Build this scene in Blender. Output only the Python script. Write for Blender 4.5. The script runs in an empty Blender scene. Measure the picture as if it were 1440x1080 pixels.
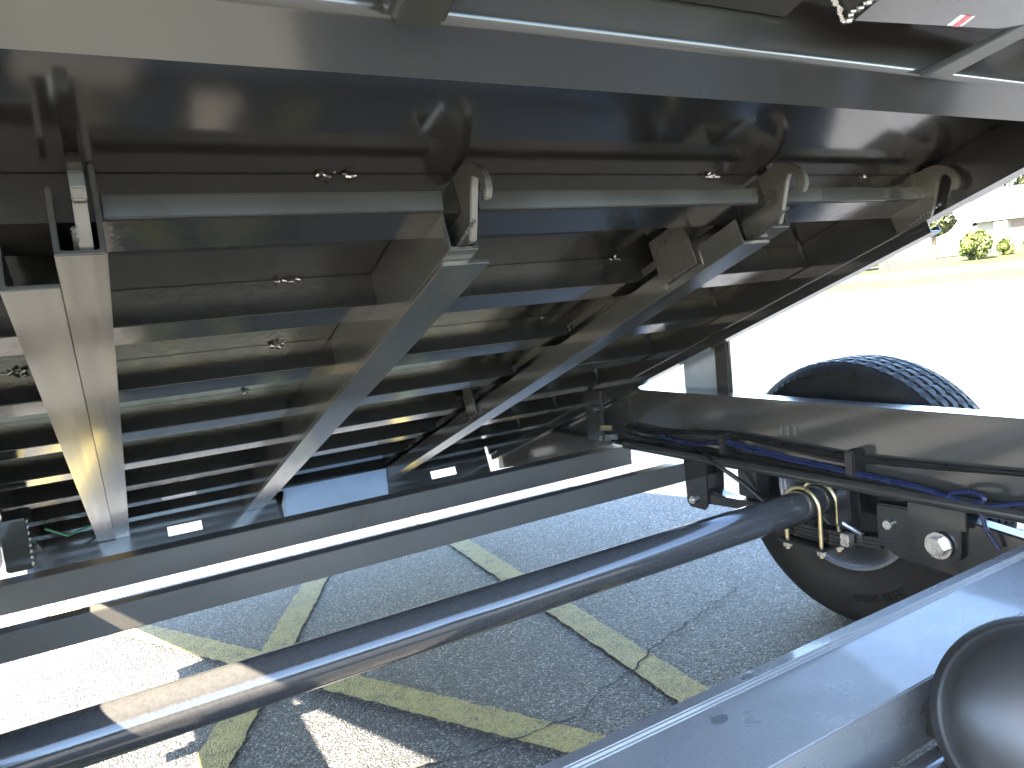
import bpy, bmesh, math, random
from mathutils import Vector, Matrix
random.seed(7)
R = math.radians
scene = bpy.context.scene
col = scene.collection

# ------------------------------------------------------------------ camera, sky, sun, exposure
cam_d = bpy.data.cameras.new('camera')
cam = bpy.data.objects.new('camera', cam_d); col.objects.link(cam); scene.camera = cam
YAW, PIT, ROL = R(29.26), R(5.985), R(5.61)
fw = Vector((math.sin(YAW)*math.cos(PIT), math.cos(YAW)*math.cos(PIT), -math.sin(PIT)))
rt = Vector((math.cos(YAW), -math.sin(YAW), 0)); dn = fw.cross(rt)
rr = rt*math.cos(ROL) + dn*math.sin(ROL); dd = -rt*math.sin(ROL) + dn*math.cos(ROL)
up = -dd; bk = -fw
cam.matrix_world = Matrix(((rr.x, up.x, bk.x, 0), (rr.y, up.y, bk.y, 0), (rr.z, up.z, bk.z, 1.0), (0, 0, 0, 1)))
cam_d.sensor_width = 36; cam_d.lens = 36*1035.5/1440
cam_d.clip_start = 0.02; cam_d.clip_end = 2000

SUN_FROM = Vector((-0.96, -0.26, 1.0)).normalized()
world = bpy.data.worlds.new('World'); scene.world = world; world.use_nodes = True
wn = world.node_tree.nodes; wl = world.node_tree.links
sky = wn.new('ShaderNodeTexSky'); sky.sky_type = 'NISHITA'; sky.sun_disc = False
sky.sun_elevation = math.asin(SUN_FROM.z)
sky.sun_rotation = math.atan2(SUN_FROM.x, SUN_FROM.y)
sky.altitude = 50; sky.air_density = 1.0; sky.dust_density = 0.6; sky.ozone_density = 1.3
bg = wn['Background']; bg.inputs['Strength'].default_value = 0.11
wl.new(sky.outputs[0], bg.inputs['Color'])
sun_d = bpy.data.lights.new('sun', 'SUN'); sun_d.energy = 5.0; sun_d.angle = R(0.55); sun_d.color = (1.0, 0.885, 0.71)
sun = bpy.data.objects.new('sun', sun_d); col.objects.link(sun)
sun.rotation_euler = SUN_FROM.to_track_quat('Z', 'Y').to_euler()
vs = scene.view_settings; vs.view_transform = 'Standard'; vs.look = 'None'; vs.gamma = 1.0; vs.exposure = 4.35
vs.use_curve_mapping = False

# ------------------------------------------------------------------ materials
def mat(name, base, rough=0.5, metal=0.0, coat=0.0, noise=None, rvar=0.0, rscale=8.0, bump=0.0, bscale=200.0, spec=0.5, stretch=(1, 1, 1), tint=None):
    """Principled material with procedural colour / roughness variation and fine relief."""
    m = bpy.data.materials.new(name); m.use_nodes = True
    nt = m.node_tree; N = nt.nodes; L = nt.links
    p = N['Principled BSDF']
    p.inputs['Base Color'].default_value = (*base, 1); p.inputs['Roughness'].default_value = rough
    p.inputs['Metallic'].default_value = metal; p.inputs['Coat Weight'].default_value = coat
    p.inputs['Coat Roughness'].default_value = 0.08; p.inputs['Specular IOR Level'].default_value = spec
    if tint: p.inputs['Specular Tint'].default_value = (*tint, 1)
    tc = N.new('ShaderNodeTexCoord'); mp = N.new('ShaderNodeMapping'); mp.inputs['Scale'].default_value = stretch
    L.new(tc.outputs['Object'], mp.inputs['Vector'])
    if noise:
        c2, sc, lo, hi = noise
        n = N.new('ShaderNodeTexNoise'); n.inputs['Scale'].default_value = sc; n.inputs['Detail'].default_value = 8
        n.inputs['Roughness'].default_value = 0.65
        L.new(mp.outputs[0], n.inputs['Vector'])
        r = N.new('ShaderNodeMapRange'); r.inputs[1].default_value = lo; r.inputs[2].default_value = hi
        L.new(n.outputs['Fac'], r.inputs[0])
        mx = N.new('ShaderNodeMix'); mx.data_type = 'RGBA'
        mx.inputs['A'].default_value = (*base, 1); mx.inputs['B'].default_value = (*c2, 1)
        L.new(r.outputs[0], mx.inputs['Factor']); L.new(mx.outputs['Result'], p.inputs['Base Color'])
    if rvar:
        n = N.new('ShaderNodeTexNoise'); n.inputs['Scale'].default_value = rscale; n.inputs['Detail'].default_value = 6
        L.new(mp.outputs[0], n.inputs['Vector'])
        r = N.new('ShaderNodeMapRange'); r.inputs[1].default_value = 0.3; r.inputs[2].default_value = 0.7
        r.inputs[3].default_value = max(0.02, rough-rvar); r.inputs[4].default_value = rough+rvar
        L.new(n.outputs['Fac'], r.inputs[0]); L.new(r.outputs[0], p.inputs['Roughness'])
    if bump:
        n = N.new('ShaderNodeTexNoise'); n.inputs['Scale'].default_value = bscale; n.inputs['Detail'].default_value = 4
        L.new(mp.outputs[0], n.inputs['Vector'])
        b = N.new('ShaderNodeBump'); b.inputs['Strength'].default_value = bump; b.inputs['Distance'].default_value = 0.002
        L.new(n.outputs['Fac'], b.inputs['Height']); L.new(b.outputs[0], p.inputs['Normal'])
    return m

PAINT = mat('charcoal_gloss_paint', (0.0135, 0.0132, 0.0122), 0.12, 0.0, 0.25, ((0.018, 0.0175, 0.016), 3.0, 0.25, 0.8), 0.04, 6, 0.015, 260, spec=0.8, tint=(1, .98, .93))
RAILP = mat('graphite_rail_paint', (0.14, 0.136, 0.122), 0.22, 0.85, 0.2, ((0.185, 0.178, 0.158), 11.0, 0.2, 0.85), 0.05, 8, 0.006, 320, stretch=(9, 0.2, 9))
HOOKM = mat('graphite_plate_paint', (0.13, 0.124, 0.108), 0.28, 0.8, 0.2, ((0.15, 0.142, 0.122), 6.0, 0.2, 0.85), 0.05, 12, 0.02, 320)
FLANGE = mat('gloss_member_paint', (0.048, 0.0465, 0.042), 0.16, 0.4, 0.3, ((0.057, 0.055, 0.049), 4.0, 0.2, 0.85), 0.05, 8, 0.015, 220)
MEMBER = mat('member_paint', (0.010, 0.0097, 0.0088), 0.13, 0.0, 0.2, ((0.017, 0.016, 0.014), 30.0, 0.35, 0.75), 0.06, 40, 0.14, 120, spec=0.7, tint=(1, .96, .88))
FRAME = mat('dark_frame_paint', (0.034, 0.032, 0.029), 0.17, 0.35, 0.4, ((0.055, 0.050, 0.042), 4.0, 0.2, 0.9), 0.05, 5, 0.02, 220)
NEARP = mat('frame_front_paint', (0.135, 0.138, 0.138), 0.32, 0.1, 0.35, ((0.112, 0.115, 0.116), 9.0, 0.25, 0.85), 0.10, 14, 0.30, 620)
BLACK = mat('gloss_black_paint', (0.012, 0.0115, 0.011), 0.2, 0.0, 0.5, ((0.026, 0.023, 0.019), 14, 0.3, 0.85), 0.06, 20, 0.06, 350)
AXLEM = mat('axle_black_paint', (0.036, 0.0355, 0.035), 0.10, 0.0, 0.8, ((0.060, 0.058, 0.056), 150, 0.35, 0.85), 0.04, 30, 0.08, 400)
RUBBER = mat('tyre_rubber', (0.0065, 0.0064, 0.0062), 0.5, 0, 0, ((0.013, 0.0125, 0.012), 20, 0.3, 0.8), 0.1, 20, 0.2, 300, 0.16)
ZINC = mat('zinc_plate', (0.62, 0.60, 0.56), 0.3, 0.95, 0, ((0.42, 0.40, 0.36), 40, 0.45, 0.7), 0.1, 60, 0.1, 500)
GOLD = mat('yellow_zinc', (0.66, 0.52, 0.26), 0.34, 0.9, 0, ((0.5, 0.42, 0.26), 50, 0.45, 0.7), 0.1, 60)
WELD = mat('bright_weld', (0.34, 0.325, 0.30), 0.2, 0.9, 0, None, 0.1, 60, 0.3, 600)
CABLEK = mat('black_cable', (0.010, 0.009, 0.008), 0.35, 0, 0, None, 0.1, 30)
CABLEB = mat('blue_cable', (0.013, 0.017, 0.045), 0.3, 0, 0, None, 0.1, 30)
CABLEG = mat('green_wire', (0.02, 0.16, 0.09), 0.4, 0, 0, None, 0.1, 30)
STEPB = mat('sky_tinted_box', (0.22, 0.30, 0.42), 0.4, 0, 0.2, ((0.18, 0.26, 0.38), 6, .4, .7))  # sky light on the tail box is put into this blue base colour
TANKP = mat('dusty_black_paint', (0.016, 0.0155, 0.014), 0.38, 0.0, 0.0, ((0.020, 0.0172, 0.0152), 9, 0.2, 0.85), 0.05, 6, 0.02, 350)
CROSSM = mat('cross_member_paint', (0.075, 0.070, 0.062), 0.34, 0.2, 0.3, ((0.078, 0.071, 0.060), 5.0, 0.2, 0.9), 0.08, 6, 0.04, 220)
RIMM = mat('painted_rim', (0.35, 0.36, 0.38), 0.22, 0.8, 0.3, None, 0.06, 20)
LITPLATE = mat('lit_stake_plate', (0.42, 0.46, 0.50), 0.35, 0.5, 0, ((0.34, 0.36, 0.38), 10, .25, .8), 0.08, 20)  # pale blue-grey base stands in for light falling on the stake plate
SPOT = mat('water_spot', (0.085, 0.09, 0.096), 0.3, 0.2, 0.25, ((0.10, 0.105, 0.11), 60, .3, .7))
TAPE_R = mat('red_tape', (0.5, 0.02, 0.03), 0.3, 0, 0.4, None, 0.05, 60)
TAPE_W = mat('white_tape', (0.75, 0.75, 0.75), 0.3, 0, 0.4, None, 0.05, 60)

def asphalt():
    m = bpy.data.materials.new('asphalt'); m.use_nodes = True
    nt = m.node_tree; N = nt.nodes; L = nt.links; p = N['Principled BSDF']
    tc = N.new('ShaderNodeTexCoord')
    v = N.new('ShaderNodeTexVoronoi'); v.inputs['Scale'].default_value = 215; v.inputs['Randomness'].default_value = 1
    L.new(tc.outputs['Object'], v.inputs['Vector'])
    n = N.new('ShaderNodeTexNoise'); n.inputs['Scale'].default_value = 1.6; n.inputs['Detail'].default_value = 9; n.inputs['Roughness'].default_value = .7
    L.new(tc.outputs['Object'], n.inputs['Vector'])
    n2 = N.new('ShaderNodeTexNoise'); n2.inputs['Scale'].default_value = 60; n2.inputs['Detail'].default_value = 6
    L.new(tc.outputs['Object'], n2.inputs['Vector'])
    sep = N.new('ShaderNodeSeparateColor'); L.new(v.outputs['Color'], sep.inputs[0])
    cr = N.new('ShaderNodeValToRGB'); e = cr.color_ramp.elements
    e[0].position = 0.0; e[0].color = (0.013, 0.0132, 0.0145, 1); e[1].position = 1.0; e[1].color = (0.24, 0.238, 0.23, 1)
    k = e.new(0.55); k.color = (0.033, 0.0335, 0.0355, 1); k = e.new(0.9); k.color = (0.085, 0.085, 0.086, 1)
    L.new(sep.outputs[0], cr.inputs[0])
    cr2 = N.new('ShaderNodeValToRGB'); e = cr2.color_ramp.elements
    e[0].position = 0.3; e[0].color = (0.66, 0.66, 0.67, 1); e[1].position = 0.72; e[1].color = (1.25, 1.22, 1.18, 1)
    L.new(n.outputs['Fac'], cr2.inputs[0])
    mx = N.new('ShaderNodeMix'); mx.data_type = 'RGBA'; mx.blend_type = 'MULTIPLY'; mx.inputs['Factor'].default_value = 1
    L.new(cr.outputs[0], mx.inputs['A']); L.new(cr2.outputs[0], mx.inputs['B'])
    L.new(mx.outputs['Result'], p.inputs['Base Color'])
    rg = N.new('ShaderNodeMapRange'); rg.inputs[3].default_value = 0.5; rg.inputs[4].default_value = 0.8
    L.new(sep.outputs[1], rg.inputs[0]); L.new(rg.outputs[0], p.inputs['Roughness'])
    p.inputs['Specular IOR Level'].default_value = 0.42
    inv = N.new('ShaderNodeMath'); inv.operation = 'SUBTRACT'; inv.inputs[0].default_value = 1.0
    L.new(v.outputs['Distance'], inv.inputs[1])
    ad = N.new('ShaderNodeMath'); ad.operation = 'MULTIPLY_ADD'; ad.inputs[1].default_value = 1.3
    L.new(n2.outputs['Fac'], ad.inputs[0]); L.new(inv.outputs[0], ad.inputs[2])
    b = N.new('ShaderNodeBump'); b.inputs['Strength'].default_value = 0.75; b.inputs['Distance'].default_value = 0.006
    L.new(ad.outputs[0], b.inputs['Height']); L.new(b.outputs[0], p.inputs['Normal'])
    return m
ASPH = asphalt()

def yellow_paint():
    m = bpy.data.materials.new('worn_yellow_line'); m.use_nodes = True
    nt = m.node_tree; N = nt.nodes; L = nt.links; p = N['Principled BSDF']
    tc = N.new('ShaderNodeTexCoord')
    v = N.new('ShaderNodeTexVoronoi'); v.inputs['Scale'].default_value = 215
    L.new(tc.outputs['Object'], v.inputs['Vector'])
    sep = N.new('ShaderNodeSeparateColor'); L.new(v.outputs['Color'], sep.inputs[0])
    n = N.new('ShaderNodeTexNoise'); n.inputs['Scale'].default_value = 14; n.inputs['Detail'].default_value = 8; n.inputs['Roughness'].default_value = .75
    L.new(tc.outputs['Object'], n.inputs['Vector'])
    ad = N.new('ShaderNodeMath'); ad.operation = 'MULTIPLY_ADD'; ad.inputs[1].default_value = 0.35
    L.new(sep.outputs[0], ad.inputs[0]); L.new(n.outputs['Fac'], ad.inputs[2])
    cr = N.new('ShaderNodeValToRGB'); e = cr.color_ramp.elements
    e[0].position = 0.42; e[0].color = (0.045, 0.044, 0.04, 1); e[1].position = 0.98; e[1].color = (0.30, 0.25, 0.10, 1)
    k = e.new(0.58); k.color = (0.185, 0.148, 0.040, 1); k = e.new(0.82); k.color = (0.26, 0.215, 0.070, 1)
    L.new(ad.outputs[0], cr.inputs[0]); L.new(cr.outputs[0], p.inputs['Base Color'])
    p.inputs['Roughness'].default_value = 0.65
    inv = N.new('ShaderNodeMath'); inv.operation = 'SUBTRACT'; inv.inputs[0].default_value = 1.0
    L.new(v.outputs['Distance'], inv.inputs[1])
    b = N.new('ShaderNodeBump'); b.inputs['Strength'].default_value = 0.7; b.inputs['Distance'].default_value = 0.005
    L.new(inv.outputs[0], b.inputs['Height']); L.new(b.outputs[0], p.inputs['Normal'])
    return m
YELL = yellow_paint()
CRACK = mat('crack_dirt', (0.018, 0.017, 0.017), 0.9, 0, 0, ((0.04, 0.038, 0.035), 60, .4, .7))
GRASS = mat('lawn_grass', (0.042, 0.046, 0.017), 0.9, 0, 0, ((0.060, 0.058, 0.028), .6, .35, .7), 0, 8, 0.6, 30, spec=.1)
CONC = mat('concrete_path', (0.22, 0.21, 0.19), 0.8, 0, 0, ((0.18, 0.17, 0.155), 3, .4, .7))
WALLM = mat('cream_siding', (0.16, 0.145, 0.11), 0.7, 0, 0, ((0.14, 0.13, 0.10), 2, .4, .7))
ROOFM = mat('shingle_roof', (0.028, 0.030, 0.036), 0.8, 0, 0, ((0.022, 0.024, 0.028), 12, .4, .7), 0, 8, .3, 40, spec=.2)
TRIM = mat('white_trim', (0.78, 0.77, 0.74), 0.5)
DOORM = mat('brown_door', (0.06, 0.036, 0.02), 0.5, noise=((0.05, 0.03, 0.016), 8, .4, .7))
GLASS = mat('window_glass', (0.05, 0.07, 0.09), 0.05, 0, 0, spec=1.0, noise=((0.07, 0.08, 0.09), 2, .4, .6))
BRICK = mat('red_brick', (0.036, 0.014, 0.007), 0.8, noise=((0.028, 0.011, 0.006), 20, .4, .7))
LEAF = mat('bush_leaves', (0.036, 0.052, 0.006), 0.55, noise=((0.055, 0.066, 0.010), 1.5, .4, .65))
LEAF2 = mat('tree_leaves', (0.036, 0.045, 0.010), 0.6, noise=((0.055, 0.058, 0.018), 1.0, .4, .65))
BARK = mat('bark', (0.10, 0.075, 0.05), 0.9, noise=((0.06, 0.045, 0.03), 10, .4, .7))

# ------------------------------------------------------------------ mesh helpers
def link(name, verts, faces, m, parent=None, smooth=False, bevel=0.0, seg=2):
    me = bpy.data.meshes.new(name); me.from_pydata([tuple(v) for v in verts], [], faces)
    bm = bmesh.new(); bm.from_mesh(me)
    bmesh.ops.recalc_face_normals(bm, faces=bm.faces)
    if bevel:
        es = [e for e in bm.edges if len(e.link_faces) == 2 and e.calc_face_angle(0) > R(25)]
        bmesh.ops.bevel(bm, geom=es, offset=bevel, segments=seg, affect='EDGES', clamp_overlap=True)
    bm.to_mesh(me); bm.free()
    for p in me.polygons: p.use_smooth = smooth
    if smooth:
        try: me.set_sharp_from_angle(angle=R(38))
        except Exception: pass
    me.materials.append(m)
    o = bpy.data.objects.new(name, me); col.objects.link(o)
    if name in ('weld_bead', 'tread_block', 'sidewall_lettering', 'stamped_mark', 'foliage', 'crown'): o['kind'] = 'stuff'
    if parent: o.parent = parent
    return o
class MB:
    def __init__(s): s.v = []; s.f = []
    def add(s, vs, fs):
        k = len(s.v); s.v += [tuple(v) for v in vs]; s.f += [tuple(i+k for i in f) for f in fs]; return s
    def box(s, x0, x1, y0, y1, z0, z1):
        return s.add([(x0,y0,z0),(x1,y0,z0),(x1,y1,z0),(x0,y1,z0),(x0,y0,z1),(x1,y0,z1),(x1,y1,z1),(x0,y1,z1)],
                     [(0,3,2,1),(4,5,6,7),(0,1,5,4),(1,2,6,5),(2,3,7,6),(3,0,4,7)])
    def hexa(s, p):
        return s.add(p, [(0,3,2,1),(4,5,6,7),(0,1,5,4),(1,2,6,5),(2,3,7,6),(3,0,4,7)])
    def prism(s, poly, axis, a, b):
        """polygon in the two other axes, extruded along axis 'x','y' or 'z' from a to b"""
        n = len(poly)
        def P(q, t):
            return (t, q[0], q[1]) if axis == 'x' else ((q[0], t, q[1]) if axis == 'y' else (q[0], q[1], t))
        vs = [P(q, a) for q in poly] + [P(q, b) for q in poly]
        fs = [tuple(range(n)), tuple(range(n, 2*n))] + [(i, (i+1) % n, n+(i+1) % n, n+i) for i in range(n)]
        return s.add(vs, fs)
    def tube(s, pts, r, seg=10, cap=True):
        pts = [Vector(p) for p in pts]; n = len(pts); rings = []
        prev = None
        for i, p in enumerate(pts):
            d = (pts[min(i+1, n-1)] - pts[max(i-1, 0)]).normalized()
            if prev is None:
                a = Vector((0, 0, 1)) if abs(d.z) < .9 else Vector((1, 0, 0)); u = d.cross(a).normalized()
            else: u = (prev - d*prev.dot(d)).normalized()
            prev = u; w = d.cross(u); rad = r[i] if isinstance(r, (list, tuple)) else r
            rings.append([p + (u*math.cos(t) + w*math.sin(t))*rad for t in [2*math.pi*j/seg for j in range(seg)]])
        vs = [v for q in rings for v in q]; fs = []
        for i in range(n-1):
            for j in range(seg):
                fs.append((i*seg+j, i*seg+(j+1) % seg, (i+1)*seg+(j+1) % seg, (i+1)*seg+j))
        if cap: fs += [tuple(range(seg)), tuple(range((n-1)*seg, n*seg))]
        return s.add(vs, fs)
    def lathe_x(s, prof, cx, cy, cz, seg=64, closed=True):
        """profile of (x, r) turned about an axis along X"""
        vs = []; n = len(prof)
        for j in range(seg):
            t = 2*math.pi*j/seg
            for (x, r) in prof: vs.append((cx+x, cy+r*math.cos(t), cz+r*math.sin(t)))
        fs = []
        for j in range(seg):
            k = (j+1) % seg
            for i in range(n if closed else n-1):
                i2 = (i+1) % n; fs.append((j*n+i, j*n+i2, k*n+i2, k*n+i))
        return s.add(vs, fs)
    def make(s, name, m, parent=None, smooth=False, bevel=0.0, seg=2):
        return link(name, s.v, s.f, m, parent, smooth, bevel, seg)
def chan(pts, th):
    """open polyline -> closed thin profile of thickness th (to the left of travel)"""
    P = [Vector(p) for p in pts]; off = []
    for i, p in enumerate(P):
        ns = []
        if i > 0: d = (P[i]-P[i-1]).normalized(); ns.append(Vector((-d.y, d.x)))
        if i < len(P)-1: d = (P[i+1]-P[i]).normalized(); ns.append(Vector((-d.y, d.x)))
        nn = sum(ns, Vector((0, 0))); nn = nn/ (nn.length_squared) * len(ns) if len(ns) == 1 else nn*(2/nn.length_squared)
        off.append(p + nn*th)
    return [tuple(p) for p in P] + [tuple(p) for p in reversed(off)]
def tag(o, label, cat=None, group=None, kind=None):
    if label: o['label'] = label
    if cat: o['category'] = cat
    if group: o['group'] = group
    if kind: o['kind'] = kind
    return o
def empty(name, loc=(0, 0, 0)):
    o = bpy.data.objects.new(name, None); col.objects.link(o); o.location = loc; return o

# ------------------------------------------------------------------ ground
gnd = MB().add([(-400,-400,0),(600,-400,0),(600,600,0),(-400,600,0)], [(0,1,2,3)]).make('parking_lot', ASPH)
tag(gnd, 'rough dark asphalt parking lot under the trailer', kind='structure')
def ragged(name, a, b, wid, z, m, parent, jit=0.004, step=0.02):
    a = Vector((*a, 0)); b = Vector((*b, 0)); d = b-a; n = max(2, int(d.length/step)); u = d.normalized(); w = Vector((-u.y, u.x, 0))
    v = []; f = []
    for i in range(n+1):
        p = a + d*i/n
        v.append(p + w*(wid/2+random.uniform(-jit, jit)) + Vector((0, 0, z))); v.append(p - w*(wid/2+random.uniform(-jit, jit)) + Vector((0, 0, z)))
        if i: f.append((2*i-2, 2*i-1, 2*i+1, 2*i))
    return link(name, v, f, m, parent)
ragged('painted_line', (1.36, 4.2), (1.105, 0.35), 0.095, 0.004, YELL, gnd)
ragged('painted_line', (0.80, 3.20), (-0.42, 0.75), 0.095, 0.0042, YELL, gnd)
ragged('painted_line', (-0.27, 3.35), (1.30, 0.50), 0.095, 0.0046, YELL, gnd)
def crack(pts, wid):
    v = []; f = []; P = []
    for i in range(len(pts)-1):
        a = Vector((*pts[i], 0)); b = Vector((*pts[i+1], 0)); n = max(2, int((b-a).length/0.018))
        for k in range(n): P.append(a.lerp(b, k/n) + Vector((random.uniform(-.006, .006), random.uniform(-.006, .006), 0)))
    for i, p in enumerate(P):
        d = (P[min(i+1, len(P)-1)]-P[max(i-1, 0)]).normalized(); w = Vector((-d.y, d.x, 0)); h = wid*random.uniform(.35, 1.1)
        v += [p + w*h + Vector((0, 0, .0062)), p - w*h + Vector((0, 0, .0062))]
        if i: f.append((2*i-2, 2*i-1, 2*i+1, 2*i))
    link('crack', v, f, CRACK, gnd)
crack([(1.75, 1.72), (1.40, 1.62), (1.24, 1.57), (1.14, 1.52), (0.98, 1.48), (0.90, 1.42), (0.84, 1.44), (0.74, 1.44), (0.63, 1.45), (0.40, 1.52)], 0.0035)
crack([(1.62, 2.05), (1.9, 2.2), (2.3, 2.15)], 0.0028)

# ------------------------------------------------------------------ the trailer
trailer = empty('dump_trailer', (0.64, 1.0, 0))
tag(trailer, 'dark grey dump trailer with its bed tilted up, seen from underneath', 'trailer')
class _T: pass
def T(o):      # world-space mesh -> child of the trailer empty
    o.parent = trailer; o.matrix_parent_inverse = Matrix.Translation(-trailer.location); return o

FT, FB, FX, LX = 0.675, 0.462, 1.67, -0.355
# frame rails: C-channels with inward flanges
p = chan([(FX-.065, FT), (FX, FT), (FX, FB), (FX-.06, FB)], -0.009)
fr = T(MB().prism(p, 'y', -0.6, 2.85).make('frame_rail', FRAME, bevel=0.0025))
fr['label'] = 'long frame channel beside the tyre, carrying cables along its web'
p = chan([(LX+.05, FT), (LX, FT), (LX, FB), (LX+.05, FB)], 0.009)
T(MB().prism(p, 'y', -0.6, 2.30).make('frame_rail', FRAME, bevel=0.0025))
# lower stiffener tube below the wiring on the far rail
T(MB().tube([(FX-.05, -.5, FB+.004), (FX-.05, 2.1, FB+.004)], 0.015, 14).make('conduit', FRAME, smooth=True))
# cross members under the frame (channels along X)
def cross(yf, z0, z1, dep, x0=LX+.01, x1=FX-.01, m=CROSSM, name='cross_member'):
    p = chan([(yf+dep, z1), (yf, z1), (yf, z0), (yf+dep, z0)], 0.007)
    return T(MB().prism(p, 'x', x0, x1).make(name, m, bevel=0.002))
cross(2.12, 0.383, 0.4535, 0.07)
cross(1.80, 0.377, 0.438, 0.045)
# front cross member with a rolled lip and rounded front edge
prof = [(0.700, 0.474), (0.6725, 0.4795), (0.6695, 0.4725), (0.542, 0.4725), (0.542, 0.385), (0.548, 0.385), (0.548, 0.4665), (0.672, 0.4665), (0.676, 0.472), (0.694, 0.468), (0.694, 0.42), (0.700, 0.42)]
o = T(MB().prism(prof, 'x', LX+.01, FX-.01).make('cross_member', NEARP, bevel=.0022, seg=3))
o['label'] = 'wide flat cross member with a rolled lip and dust spots'
mb = MB()
for k in range(9):
    x = 1.02+.028*k; y = .556+random.uniform(-.004, .004)
    mb.tube([(x, y, .4715), (x+.012, y+.003, .4722)], [.004, .003], 8)
T(mb.make('weld_bead', NEARP, smooth=True))
for (x, y, r_) in ((0.604, .641, .0075), (0.70, .684, .006), (.765, .680, .005)):
    T(MB().add([(x+r_*1.5*math.cos(t), y+r_*math.sin(t), .4735 if y < .66 else .4795-(y-.6725)*.2+.0012) for t in [2*math.pi*j/14 for j in range(14)]], [tuple(range(14))]).make('dark_spot', SPOT))
# round domed hydraulic reservoir in front of the front cross member
def lathe_dir(prof, c, d, seg=72):
    d = Vector(d).normalized(); u = d.orthogonal().normalized(); w = d.cross(u); c = Vector(c); n = len(prof); v = []; f = []
    for j in range(seg):
        t = 2*math.pi*j/seg; q = u*math.cos(t)+w*math.sin(t)
        for (a, r) in prof: v.append(c + d*a + q*r)
    for j in range(seg):
        k = (j+1) % seg
        for i in range(n-1): f.append((j*n+i, j*n+i+1, k*n+i+1, k*n+i))
    return MB().add(v, f)
pr = [(.040, .0005), (.038, .03), (.032, .06), (.022, .082), (.012, .094), (.0055, .100), (.0035, .1035), (.0018, .1055), (.0016, .1075), (.000, .1095), (-.003, .112), (-.007, .1150), (-.010, .1175), (-.014, .118), (-.020, .115), (-.024, .110), (-.16, .108), (-.17, .09), (-.17, .0005)]
T(lathe_dir(pr, (0.84, 0.385, 0.494), (-.80, -.36, .48)).make('hydraulic_reservoir', TANKP, smooth=True))['label'] = 'round domed black reservoir with a double rolled rim'
T(MB().box(.86, 1.0, .44, .541, .40, .45).make('reservoir_bracket', FRAME, bevel=.003))

# axles, springs, wheels
AZ = 0.38
def axle(y):
    a = T(MB().lathe_x([(LX-.12, 0), (LX-.12, .020), (LX-.05, .020), (LX-.05, .044), (FX+.03, .044), (FX+.03, .020), (FX+.10, .020), (FX+.10, 0)], 0, y, AZ, 48, False).make('axle', AXLEM, smooth=True)); return a
AY1, AY2 = 1.345, 0.48
a1 = axle(AY1); a1['label'] = 'glossy black tubular axle'
axle(AY2)
def tyre_mesh():
    R0, W = 0.382, 0.105
    half = [(0, .0), (.010, 0), (.013, -.009), (.019, -.009), (.022, 0), (.045, -.0006), (.048, -.009), (.054, -.009), (.057, -.001), (.078, -.004), (.081, -.011), (.085, -.011), (.087, -.007), (.096, -.016), (.103, -.034), (.1065, -.06), (.108, -.09), (.1055, -.115), (.100, -.14), (.092, -.158), (.090, -.163), (.084, -.170), (.078, -.172)]
    prof = [(-x, R0+r) for x, r in reversed(half)] + [(x, R0+r) for x, r in half[1:]]
    prof += [(.05, R0-.168), (0, R0-.166), (-.05, R0-.168)]
    return prof, R0
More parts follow.
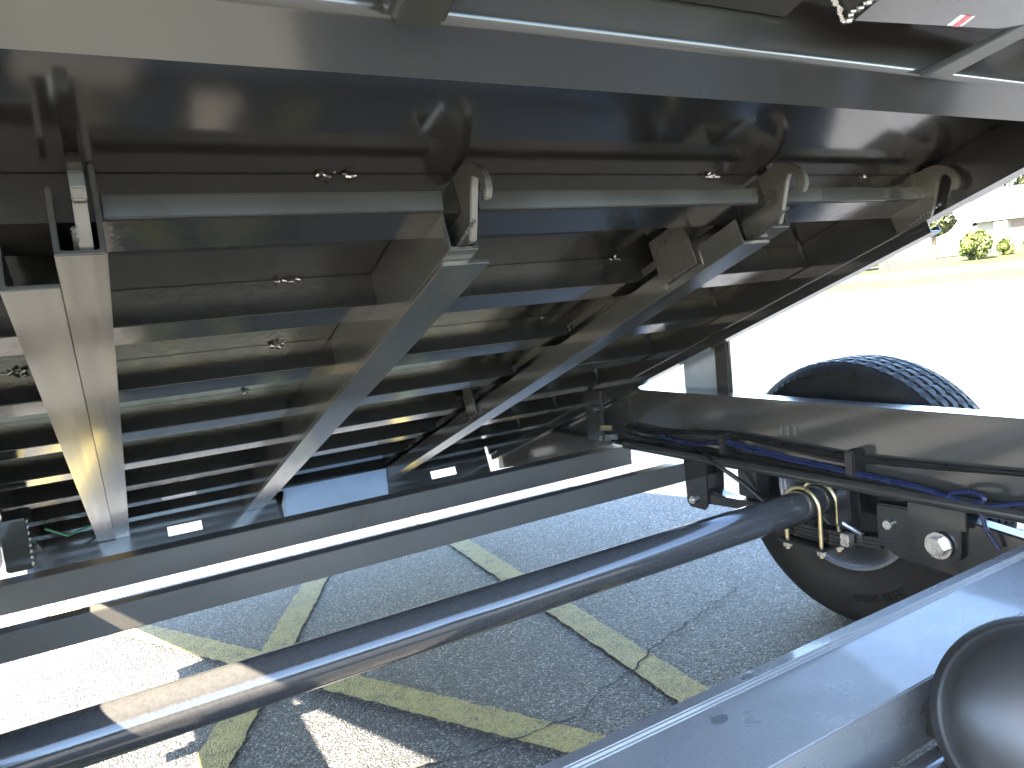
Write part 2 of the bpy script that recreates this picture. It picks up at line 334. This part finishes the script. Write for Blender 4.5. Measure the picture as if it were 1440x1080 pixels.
def wheel(cx, cy, side, label=None):
    w = empty('wheel'); w.parent = trailer; w.location = (cx-trailer.location.x, cy-trailer.location.y, AZ)
    if label: w['label'] = label
    prof, R0 = tyre_mesh()
    tm = MB().lathe_x(prof, 0, 0, 0, 288); n_ = len(prof); tv = []
    for i_, v_ in enumerate(tm.v):
        j_ = i_//n_; rr_ = math.hypot(v_[1], v_[2]); sh = int(abs(v_[0])*90)
        if rr_ > R0-.0055 and (j_+sh) % 5 == 0: k_ = (rr_-.0045)/rr_; v_ = (v_[0], v_[1]*k_, v_[2]*k_)
        tv.append(v_)
    tm.v = tv
    t = tm.make('tyre', RUBBER, w, smooth=True)
    # shoulder tread blocks and raised sidewall lettering bars
    mb = MB()
    for j in range(84):
        th = 2*math.pi*j/84; c, s_ = math.cos(th), math.sin(th)
        for sx in (-1, 1):
            vs = []
            for (x, r_) in ((.0905, R0-.0125), (.1035, R0-.034)):
                for dt in (-.026, .014):
                    cc, ss = math.cos(th+dt), math.sin(th+dt)
                    vs += [(sx*x, r_*cc, r_*ss), (sx*(x+.0012), (r_+.0012)*cc, (r_+.0012)*ss)]
            mb.hexa([vs[0], vs[2], vs[6], vs[4], vs[1], vs[3], vs[7], vs[5]])
    mb.make('tread_block', RUBBER, w)
    mb = MB()
    for base in (-2.25, 0.3, 2.0):
        for k in range(11):
            if k == 5: continue
            th = base+k*.052; hgt = random.choice((.018, .022, .022))
            for (da, r0, r1) in ((0, .285, .285+hgt), (.022, .285, .285+hgt)):
                c, s_ = math.cos(th+da), math.sin(th+da); c2, s2 = math.cos(th+da+.009), math.sin(th+da+.009)
                x = -side*.1064
                mb.hexa([(x, r0*c, r0*s_), (x, r0*c2, r0*s2), (x, r1*c2, r1*s2), (x, r1*c, r1*s_), (x-side*.004, r0*c, r0*s_), (x-side*.004, r0*c2, r0*s2), (x-side*.004, r1*c2, r1*s2), (x-side*.004, r1*c, r1*s_)])
    mb.make('sidewall_lettering', RUBBER, w)
    rp = [(-.093, .222), (-.095, .214), (-.088, .207), (-.080, .203), (-.055, .198), (-.02, .182), (.03, .18), (.034, .05), (.042, .05), (.045, .19), (.08, .203), (.088, .208), (.093, .222), (.08, .212), (.0, .19), (-.08, .212)]
    MB().lathe_x(rp, 0, 0, 0, 80).make('rim', RIMM, w, smooth=True)
    s = -side
    dp = [(s*.055, 0), (s*.055, .13), (s*.048, .155), (s*.03, .157), (-s*.02, .157), (-s*.02, 0)]
    MB().lathe_x(dp, 0, 0, 0, 64, False).make('brake_drum', BLACK, w, smooth=True)
    return w
wheel(1.885, AY1, 1, 'black ribbed trailer tyre standing beyond the frame rail')
wheel(1.885, AY2, 1); wheel(LX-.21, AY1, -1); wheel(LX-.21, AY2, -1)

def spring(x, y0):
    z0 = AZ-.044-.004
    for k, L_ in enumerate((.37, .30, .22, .15)):
        pts = []; n = 20
        for i in range(n+1):
            y = -L_+2*L_*i/n; z = z0 - .009 - k*.0105 + .05*(y/.37)**2*(.8)
            pts.append((y, z))
        prof = [(y0+y, z) for y, z in pts] + [(y0+y, z-.009) for y, z in reversed(pts)]
        T(MB().prism(prof, 'x', x-.022, x+.022).make('spring_leaf', BLACK, bevel=.0015, smooth=True))
    zp = z0-.053
    T(MB().box(x-.055, x+.055, y0-.075, y0+.075, zp-.010, zp).make('spring_plate', BLACK, bevel=.002))
    for dx in (-.036, .036):
        pts = [(x+dx, y0-.056, zp-.032)]
        for i in range(17):
            t = math.pi*i/16; pts.append((x+dx, y0-.056*math.cos(t), AZ+.056*math.sin(t)-.004))
        pts.append((x+dx, y0+.056, zp-.032))
        T(MB().tube(pts, .0057, 10).make('u_bolt', GOLD, smooth=True))
        for dy in (-.056, .056):
            T(MB().tube([(x+dx, y0+dy, zp-.024), (x+dx, y0+dy, zp-.011)], .0125, 6).make('nut', ZINC))
spring(FX-.01, AY1)
# spring hangers and equalizer on the far side
def hanger(y0, y1, z0, bolt_y, bolt_z):
    for x in (FX-.048, FX+.022):
        T(MB().prism([(y0, FB), (y1, FB), (y1-.006, z0+.015), (y1-.02, z0), (y0+.02, z0), (y0+.006, z0+.015)], 'x', x, x+.007).make('spring_hanger', BLACK, bevel=.0015))
    b = MB().tube([(FX-.058, bolt_y, bolt_z), (FX-.049, bolt_y, bolt_z)], .013, 6)
    b.tube([(FX-.064, bolt_y, bolt_z), (FX-.04, bolt_y, bolt_z)], .008, 12)
    T(b.make('bolt', ZINC, smooth=True))
hanger(1.70, 1.805, 0.295, 1.765, 0.322)
hanger(0.915, 1.03, 0.325, 0.965, 0.362)
T(MB().tube([(FX-.075, .965, .362), (FX-.055, .965, .362)], .024, 6).make('hex_nut', ZINC, bevel=.003))
T(MB().tube([(FX-.058, .965, .362), (FX-.053, .965, .362)], .031, 24).make('washer', ZINC, smooth=True))
T(MB().prism([(1.135, .425), (1.135, .325), (1.09, .298), (.96, .288), (.72, .290), (.70, .33), (.71, .40), (.95, .43)], 'x', FX-.030, FX+.014).make('equalizer', BLACK, bevel=.004))['label'] = 'flat dark equalizer plate between the springs'
T(MB().tube([(FX-.042, 1.10, .378), (FX-.028, 1.10, .378)], .0115, 12).make('bolt', ZINC, smooth=True))
T(MB().box(FX-.05, FX-.044, .905, 1.04, .405, FB-.004).make('hanger_plate', BLACK, bevel=.002))
# swing link from the hanger towards the axle and its brake hardware
T(MB().hexa([(FX-.04, 1.78, .31), (FX-.01, 1.78, .31), (FX-.01, 1.42, .335), (FX-.04, 1.42, .335), (FX-.04, 1.78, .345), (FX-.01, 1.78, .345), (FX-.01, 1.42, .36), (FX-.04, 1.42, .36)]).make('link_bar', BLACK, bevel=.003))
T(MB().box(FX-.02, FX+.03, 1.52, 1.60, .36, .455).make('bump_stop', BLACK, bevel=.004))
T(MB().box(FX-.03, FX+.02, 1.21, 1.25, .34, .455).make('spring_block', BLACK, bevel=.004))
T(MB().tube([(FX-.05, 1.22, .36), (FX-.02, 1.19, .33), (FX+.02, 1.17, .31)], .006, 8).make('brake_wire', ZINC, smooth=True))
T(MB().box(FX-.062, FX-.035, 1.195, 1.22, .302, .335).make('wire_clip', ZINC, bevel=.003))

# wiring along the far rail
def wire(name, pts, r, m):
    P = [Vector(p) for p in pts]; out = []
    n = len(P)
    for i in range(n-1):
        p0, p1, p2, p3 = P[max(i-1, 0)], P[i], P[i+1], P[min(i+2, n-1)]
        for k in range(8):
            t = k/8; out.append(0.5*((2*p1)+(-p0+p2)*t+(2*p0-5*p1+4*p2-p3)*t*t+(-p0+3*p1-3*p2+p3)*t**3))
    out.append(P[-1])
    return T(MB().tube(out, r, 8).make(name, m, smooth=True))
wx = FX-.022
wire('cable', [(wx, 2.12, .525), (wx, 1.98, .515), (wx, 1.80, .535), (wx, 1.62, .545), (wx, 1.40, .535), (wx, 1.20, .527), (wx, 1.0, .535), (wx, .8, .548), (wx, .6, .55)], .006, CABLEK)
wire('cable', [(wx-.004, 2.10, .535), (wx-.004, 1.9, .53), (wx-.004, 1.64, .55), (wx-.004, 1.35, .541), (wx-.004, 1.2, .535), (wx-.004, .9, .545), (wx-.004, .6, .56)], .0048, CABLEK)
wire('cable', [(wx-.02, 1.92, .515), (wx-.02, 1.75, .505), (wx-.02, 1.62, .53), (wx-.02, 1.42, .515), (wx-.02, 1.20, .50), (wx-.02, 1.02, .49), (wx-.03, .90, .475), (wx-.035, .86, .49), (wx-.03, .89, .50), (wx-.03, .94, .485), (wx-.035, .88, .47), (wx-.03, .80, .49), (wx-.03, .70, .515)], .0055, CABLEB)
wire('cable', [(wx-.028, 1.62, .528), (wx-.028, 1.4, .507), (wx-.028, 1.2, .497), (wx-.03, 1.0, .487), (wx-.035, .88, .465), (wx-.03, .86, .42), (wx-.02, .84, .38)], .0048, CABLEB)
wire('cable', [(wx-.012, 2.10, .505), (wx-.02, 1.95, .498), (wx-.02, 1.72, .497), (wx-.02, 1.5, .495), (wx-.02, 1.2, .485), (wx-.02, .9, .48), (wx-.02, .6, .48)], .005, CABLEK)
for y in (1.62, 1.185):
    T(MB().box(wx-.036, wx+.012, y-.014, y+.014, .49, .556).make('cable_clamp', CABLEK, bevel=.004))
wire('cable', [(wx-.03, 1.72, .50), (wx-.04, 1.64, .46), (wx-.02, 1.56, .41), (wx, 1.50, .36)], .007, CABLEK)
mb = MB()
for (x, y) in ((0, 1.43), (0, 1.405), (0, 1.382)):
    mb.box(FX-.0125, FX-.0085, y-.004, y+.004, .566, .594)
T(mb.make('stamped_mark', CROSSM))
# pivot hardware at the rear of both rails
for sx, x in ((1, FX-.075), (-1, LX+.075)):
    h = MB().tube([(x-.02, 2.24, .585), (x+.03*sx, 2.24, .585)], .026, 16)
    h.box(x-.006, x+.006, 2.19, 2.29, .47, .66)
    T(h.make('hinge_bracket', FRAME, smooth=True, bevel=.002))
T(MB().box(LX+.09, -.205, 2.24, 2.40, .45, .585).make('hinge_box', FRAME, bevel=.004))
b = MB()
for k in range(8): b.tube([(-.207, 2.243, .46+.016*k), (-.204, 2.236, .47+.016*k)], .0032, 7)
T(b.make('weld_bead', WELD, smooth=True))
for (y, z) in ((2.16, .53), (2.13, .50), (2.17, .49)):
    T(MB().tube([(1.56, y, z), (1.60, y-.01, z-.005)], .010, 6).make('pivot_bolt', GOLD if z > .5 else ZINC))
T(MB().prism([(2.19, .457), (3.12, .457), (3.12, .225), (2.82, .292), (2.5, .37), (2.22, .442)], 'x', 1.63, 1.64).make('hinge_plate', FRAME, bevel=.002))
# stake post standing outside the far rail
T(MB().box(1.745, 1.752, 1.71, 1.905, .56, .87).make('stake_plate', LITPLATE, bevel=.002))
T(MB().box(1.70, 1.72, 1.655, 1.715, .47, .90).make('stake_post', FRAME, bevel=.006))
T(MB().box(1.671, 1.75, 1.69, 1.86, .52, .56).make('stake_bracket', FRAME, bevel=.003))

# ------------------------------------------------------------------ the tilted bed: local x = across, y = towards the tail, z = up off the floor sheet
BT = R(20.11)
bed = MB().box(-0.50, 1.78, -1.30, 2.36, 0.0, 0.008).make('bed', PAINT)
bed.parent = trailer
bed.location = Vector((0, 0.976, 1.197)) - trailer.location
bed.rotation_euler = (-BT, 0, 0)
bed['label'] = 'glossy charcoal underside of the raised bed floor'
def S(o, label=None):
    o.parent = bed
    if label: o['label'] = label
    return o
# side rails
for x, sx in ((1.60, 1), (-0.32, -1)):
    p = chan([(x+.05*sx, -.0005), (x, -.0005), (x, -.099), (x+.05*sx, -.099)], .006*sx)
    S(MB().prism(p, 'y', -1.30, 2.36).make('side_rail', PAINT, bevel=.002, smooth=True))
    p = chan([(x+.004*sx, -.0995), (x+.004*sx, -.128), (x+.045*sx, -.128), (x+.045*sx, -.112)], .005*sx)
    S(MB().prism(p, 'y', 0.018, 2.35).make('side_flange', PAINT, bevel=.0015, smooth=True))
    S(MB().box(min(x+.055*sx, x+.18*sx), max(x+.055*sx, x+.18*sx), -1.29, 2.355, -.03, -.001).make('deck_edge', PAINT, bevel=.004))
# deep front cross beam with a rounded front lower corner
rc = .012; arc = [(-.383+rc-rc*math.cos(t), -.085+rc-rc*math.sin(t)) for t in [math.pi/2*i/6 for i in range(7)]]
prof = [(-.383, -.0004)] + arc + [(-.324, -.1), (-.322, -.098), (-.322, -.0004)]
S(MB().prism(prof, 'x', -.312, 1.592).make('front_beam', FLANGE, smooth=True), 'deep front cross beam with a bright rounded edge')
# floor cross members
for k in range(8):
    y = .33*k; d = -.061
    p = [(y, -.0004), (y, d), (y+.078, d), (y+.078, d+.016), (y+.074, d+.016), (y+.074, d+.005), (y+.005, d+.005), (y+.005, -.0004)]
    S(MB().prism(p, 'x', -.312, 1.592).make('cross_member', MEMBER, bevel=.0013))
for k in (1, 2, 3):
    y = -.33*k-.33
    if y > -1.2: S(MB().box(-.312, 1.592, y, y+.085, -.061, -.0004).make('cross_member', PAINT, bevel=.004))
# strap added on the first cross member, tilted to catch light, between the rails
for (x0, x1) in ((.032, .452), (.508, 1.08), (1.14, 1.578), (-.31, -.08)):
    S(MB().prism([(-.0005, -.030), (-.011, -.033), (-.0117, -.035), (-.0045, -.0595), (-.0005, -.060)], 'x', x0, x1).make('strap', FLANGE, bevel=.0012))
# long rails
def U(name, xl, xr, top_l, top_r, bot, y0, y1, th=.006, label=None):      # U-shaped channel along the bed
    p = chan([(xl, top_l), (xl, bot), (xr, bot), (xr, top_r)], .0) if False else [(xl, top_l), (xl, bot), (xr, bot), (xr, top_r), (xr-th, top_r), (xr-th, bot+th), (xl+th, bot+th), (xl+th, top_l)]
    return S(MB().prism(p, 'y', y0, y1).make(name, RAILP, bevel=.0016), label)
END = 2.352
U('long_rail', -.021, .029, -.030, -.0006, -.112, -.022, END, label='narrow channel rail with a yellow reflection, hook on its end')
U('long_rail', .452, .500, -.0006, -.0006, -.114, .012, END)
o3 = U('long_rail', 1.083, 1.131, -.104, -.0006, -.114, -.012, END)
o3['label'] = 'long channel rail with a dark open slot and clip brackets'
S(MB().box(1.066, 1.071, -.012, END, -.050, -.034).make('slot_edge', HOOKM, bevel=.001))
U('long_rail', -.30, -.25, -.0006, -.0006, -.114, -.01, END)
# lower lining channels beside the rails
p = [(-.078, -.062), (-.078, -.122), (-.0215, -.122), (-.0215, -.116), (-.072, -.116), (-.072, -.062)]
S(MB().prism(p, 'y', .038, END-.02).make('guide_channel', RAILP, bevel=.0012))
S(MB().box(.4525, .531, .045, END, -.1215, -.1145).make('base_plate', RAILP, bevel=.0015))
p = [(1.046, -.074), (1.046, -.1225), (1.118, -.1225), (1.118, -.1165), (1.051, -.1165), (1.051, -.074)]
S(MB().prism(p, 'y', .030, END).make('guide_channel', RAILP, bevel=.0012))
# end plates of the rails
for (x0, x1) in ((-.076, .029), (.452, .53), (1.046, 1.131)):
    S(MB().box(x0, x1, END+.0005, END+.006, -.121, -.05).make('end_plate', RAILP, bevel=.001))
# clips over the guide channel
for y0, y1 in ((.142, .250), (1.235, 1.30)):
    m = MB().prism([(1.084, -.008), (1.036, -.008), (1.034, -.010), (1.034, -.106), (1.0405, -.106), (1.0405, -.0145), (1.084, -.0145)], 'y', y0, y1)
    S(m.make('clip', HOOKM, bevel=.001))
    w = MB()
    for q in (y0-.004, y1+.004):
        for k in range(5): w.tube([(1.046, q, -.085-.006*k), (1.05, q, -.087-.006*k)], .004, 6)
    S(w.make('weld_bead', WELD, smooth=True))
# J-shaped hooks: profile in (y forward = -, z)
def hook(x, th, dy=0.0):
    sw = [(-.07, .006), (.035, .006), (.052, .009), (.066, .016), (.079, .027), (.088, .041), (.0915, .055), (.088, .070), (.079, .079), (.070, .079), (.067, .070), (.074, .066), (.077, .056), (.075, .046), (.069, .039), (.062, .037), (.054, .045), (.040, .065), (.024, .088), (.010, .106), (-.07, .106)]
    poly = [(-a+dy, -b) for a, b in sw]
    o = S(MB().prism(poly, 'x', x, x+th).make('hook', HOOKM, bevel=.0015), None)
    w = MB()
    for k in range(9): w.tube([(x-.001, .035-.009*k+dy, -.100+.001*k), (x-.003, .031-.009*k+dy, -.099+.001*k)], .003, 6)
    S(w.make('weld_bead', WELD, smooth=True))
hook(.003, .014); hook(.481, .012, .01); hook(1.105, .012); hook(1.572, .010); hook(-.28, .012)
S(MB().prism([(-.018, -.0008), (.06, -.0008), (.06, -.10), (-.014, -.10)], 'x', 1.578, 1.584).make('hook_plate', HOOKM, bevel=.001))
# stitch welds along the cross members
for (x, y, ln) in ((.31, 0, .052), (.985, 0, .034), (1.412, 0, .026), (.304, .33, .046), (1.0, .33, .030), (.335, .66, .03), (1.0, .66, .022), (-.12, .66, .034), (.31, .99, .02)):
    w = MB(); n = int(ln/.0042)
    for k in range(n):
        if random.random() < .22: continue
        a = (x-ln/2+ln*k/n, y-random.uniform(.001, .007), -random.uniform(.001, .008)); b2 = (a[0]+random.uniform(.002, .008), a[1]-random.uniform(-.003, .004), a[2]-random.uniform(-.003, .004))
        w.tube([a, b2], random.uniform(.0011, .0028), 6)
    S(w.make('weld_bead', WELD, smooth=True))
# tail sill with two slots, and the step box between the rails
sy = 2.362
def slot_plate(x0, x1, slots, z0, z1, y, th):
    """plate in the XZ plane with rounded slots, built as strips round the openings"""
    m = MB(); xs = x0
    for (a, b, c, d) in slots:
        m.box(xs, a, y, y+th, z0, z1); m.box(a, b, y, y+th, z0, c); m.box(a, b, y, y+th, d, z1); xs = b
    m.box(xs, x1, y, y+th, z0, z1)
    return m
S(slot_plate(-.31, 1.59, [(.16, .285, -.155, -.118), (1.285, 1.415, -.155, -.118)], -.20, -.0006, sy, .006).make('tail_sill', PAINT))
S(MB().prism([(2.25, -.075), (2.358, -.128), (2.358, -.19), (2.30, -.19)], 'x', .60, 1.045).make('step_box', STEPB, bevel=.003), 'sloping box at the tail between two rails, sky light painted in as pale blue')
S(MB().tube([(-.22, 2.1, -.07), (-.16, 2.16, -.10), (-.05, 2.2, -.066)], .004, 6).make('ground_wire', CABLEG, smooth=True))
# fittings on the front of the deep beam
S(MB().box(.240, .292, -.440, -.3835, -.104, -.001).make('upright_tube', FLANGE, bevel=.008, seg=3))
S(MB().hexa([(.755, -.44, -.086), (1.32, -.44, -.040), (1.32, -.51, -.040), (.755, -.51, -.086), (.755, -.44, -.036), (1.32, -.44, -.002), (1.32, -.51, -.002), (.755, -.51, -.036)]).make('hoist_tube', FLANGE, bevel=.008, seg=3))
w = MB()
for k in range(16):
    a = (.752+random.uniform(-.002, .002), -.442-.0042*k, -.084+random.uniform(-.003, .003)); w.tube([a, (a[0]+.004, a[1]-.003, a[2]-.001)], random.uniform(.0018, .0036), 6)
for k in range(11):
    a = (.752+random.uniform(-.002, .002), -.443, -.082+.0044*k); w.tube([a, (a[0]+.003, a[1]+.002, a[2]+.003)], random.uniform(.0018, .0036), 6)
S(w.make('weld_bead', WELD, smooth=True))
S(MB().box(.33, .75, -.45, -.3845, -.030, -.022).make('hoist_plate', PAINT, bevel=.002))
S(MB().hexa([(.975, -.386, -.094), (1.025, -.386, -.094), (1.36, -.56, -.004), (1.31, -.56, -.004), (.975, -.384, -.084), (1.025, -.384, -.084), (1.36, -.552, .0), (1.31, -.552, .0)]).make('brace', FLANGE, bevel=.0015))
def tape(x0, x1, y0, y1, m, up):
    zb = lambda x: -.086+(x-.755)*(.046/.565)-up
    S(MB().hexa([(x0, y0, zb(x0)), (x1, y0, zb(x1)), (x1, y1, zb(x1)), (x0, y1, zb(x0)), (x0, y0, zb(x0)+.002), (x1, y0, zb(x1)+.002), (x1, y1, zb(x1)+.002), (x0, y1, zb(x0)+.002)]).make('reflector_tape', m))
tape(.945, .978, -.466, -.449, TAPE_W, .0005)
tape(.957, .970, -.4665, -.4485, TAPE_R, .0012)

# ------------------------------------------------------------------ across the lot: verge, lawn, house, shrubs, trees
F = Vector((math.sin(R(62)), math.cos(R(62)), 0)); G = Vector((math.cos(R(62)), -math.sin(R(62)), 0))
def BG(d, l, z=0.0): return F*d + G*l + Vector((0, 0, z))
def slab(name, d0, d1, l0, l1, z0, z1, m):
    """ground sheet from distance d0 (height z0) to d1 (height z1)"""
    n = 12; v = []; f = []
    for i in range(n+1):
        d = d0+(d1-d0)*i/n; z = z0+(z1-z0)*i/n
        v += [BG(d, l0, z), BG(d, l1, z)]
        if i: f.append((2*i-2, 2*i-1, 2*i+1, 2*i))
    return link(name, v, f, m)
tag(slab('grass_verge', 44, 48, -60, 60, .006, .45, GRASS), 'thin strip of sunlit grass along the lot edge', kind='structure')
tag(slab('path', 48, 53.5, -60, 60, .44, .74, CONC), 'pale drive between grass verge and lawn', kind='structure')
tag(slab('lawn', 53.5, 62, -90, 90, .75, 1.4, GRASS), 'sunlit lawn in front of the house', kind='structure')
tag(slab('back_lawn', 62, 130, -120, 120, 1.4, 3.0, GRASS), 'grass rising behind the house', kind='structure')
def place(o, d, l, z):
    o.location = BG(d, l, z); o.rotation_euler = (0, 0, math.atan2(F.x, F.y)*-1); return o   # local +y away from camera
house = empty('house'); place(house, 61, 0.9, 1.3)
tag(house, 'cream house with a grey pitched roof across the lot', 'house')
def H(o): o.parent = house; return o
H(MB().box(-.9, 9.5, 0, 7, 0, 2.45).make('wall', WALLM, bevel=.02))
H(MB().prism([(-.6, 2.35), (-.6, 2.5), (3.5, 4.75), (7.6, 2.5), (7.6, 2.35), (3.5, 4.58)], 'x', -1.25, 9.9).make('roof', ROOFM, bevel=.02))
H(MB().prism([(0.05, 2.451), (6.95, 2.451), (3.5, 4.35)], 'x', -.88, -.6).make('gable', WALLM))
H(MB().box(-1.25, 9.9, -.66, -.605, 2.30, 2.46).make('gutter', TRIM))
wn_ = H(MB().box(.05, .85, -.06, -.004, 1.1, 2.2).make('window', TRIM))
for i in range(2):
    for j in range(2):
        MB().box(.10+.37*i, .43+.37*i, -.075, -.061, 1.16+.52*j, 1.62+.52*j).make('pane', GLASS, wn_)
H(MB().box(1.05, 1.75, -.06, -.004, .02, 2.15).make('door', DOORM, bevel=.01))
for x in (2.6, 4.4, 6.4):
    w2 = H(MB().box(x, x+.9, -.06, -.004, 1.0, 2.2).make('window', TRIM))
    for i in range(2): MB().box(x+.06+.41*i, x+.43+.41*i, -.075, -.061, 1.06, 2.14).make('pane', GLASS, w2)
def leafball(name, m, rx, ry, rz, cz, n, size, rnd, lobes=9):
    v = []; f = []
    cs = [(Vector((rnd.gauss(0, .42), rnd.gauss(0, .42), rnd.gauss(0, .42))), rnd.uniform(.45, .75)) for _ in range(lobes)]
    for i in range(n):
        c, rad = rnd.choice(cs); d = Vector((rnd.gauss(0, 1), rnd.gauss(0, 1), rnd.gauss(0, 1))).normalized()
        q = c + d*rad*rnd.uniform(.72, 1.04)
        if q.length > 1.12: q = q.normalized()*1.12
        p_ = Vector((q.x*rx, q.y*ry, cz+q.z*rz))
        nrm = (d + Vector((rnd.uniform(-.7, .7), rnd.uniform(-.7, .7), rnd.uniform(-.4, .9)))).normalized()
        u = nrm.orthogonal().normalized(); u.rotate(Matrix.Rotation(rnd.uniform(0, 6.28), 3, nrm)); w = nrm.cross(u); s_ = size*rnd.uniform(.6, 1.3)
        k = len(v); v += [p_+u*s_, p_+w*s_*.55, p_-u*s_, p_-w*s_*.55]; f.append((k, k+1, k+2, k+3))
    return link(name, v, f, m)
rnd = random.Random(5)
def shrub(d, l, z, rx, rz, label, n=6000):
    o = empty('shrub'); place(o, d, l, z); tag(o, label, 'shrub', 'shrubs in front of the house')
    leafball('foliage', LEAF, rx, rx, rz, rz*.98, n, .09, rnd).parent = o
    MB().tube([(0, 0, -.1), (0, 0, rz)], [.07, .04], 8).make('stem', BARK, o)
shrub(57.5, -0.1, 1.02, .86, .95, 'large round bright green shrub beside the house window')
shrub(59.5, 1.55, 1.2, .45, .55, 'small round shrub in front of the brown door')
shrub(58.5, 3.4, 1.1, .8, .8, 'round shrub past the brown door')
shrub(57.5, -6.6, 1.05, 1.0, .7, 'low loose shrub by the brick planter')
def tree(d, l, z, h, r_, label):
    o = empty('tree'); place(o, d, l, z); tag(o, label, 'tree', 'trees across the lot')
    t = MB().tube([(0, 0, -.2), (.1, 0, h*.3), (-.05, .1, h*.55), (.1, 0, h*.8)], [.22, .17, .11, .04], 10)
    for k in range(6):
        a = k*1.05; t.tube([(0, 0, h*(.35+.06*k)), (math.cos(a)*r_*.4, math.sin(a)*r_*.4, h*(.5+.06*k)), (math.cos(a)*r_*.75, math.sin(a)*r_*.75, h*(.58+.06*k))], [.08, .05, .02], 7)
    t.make('trunk', BARK, o, smooth=True)
    leafball('crown', LEAF2, r_, r_, h*.33, h*.68, 5200, .15, rnd, 16).parent = o
tree(63, -2.8, 1.4, 5.2, 1.6, 'leafy tree beside the cream house')
tree(70, -10, 1.5, 8.5, 3.6, 'broad leafy tree left of the cream house')
tree(69, 3.4, 1.6, 9.5, 3.4, 'tall tree rising behind the cream house')
tree(76, 15, 1.6, 9, 3.8, 'leafy tree past the far end of the house')
tree(84, -24, 1.8, 9.5, 4.0, 'distant rounded tree at the far left of the lawn')
pl = empty('planter'); place(pl, 55.5, -5.0, .87)
tag(pl, 'low red brick planter on the lawn', 'planter')
for r_ in range(5):
    for k in range(4):
        x = -.62+.31*k+(.155 if r_ % 2 else 0)
        if k == 3 and r_ % 2: continue
        b_ = MB().box(x, x+.295, -.10, .10, r_*.135, r_*.135+.12).make('brick', BRICK, pl, bevel=.008)
MB().box(-.60, .58, -.08, .08, 0, .655).make('mortar', CONC, pl)
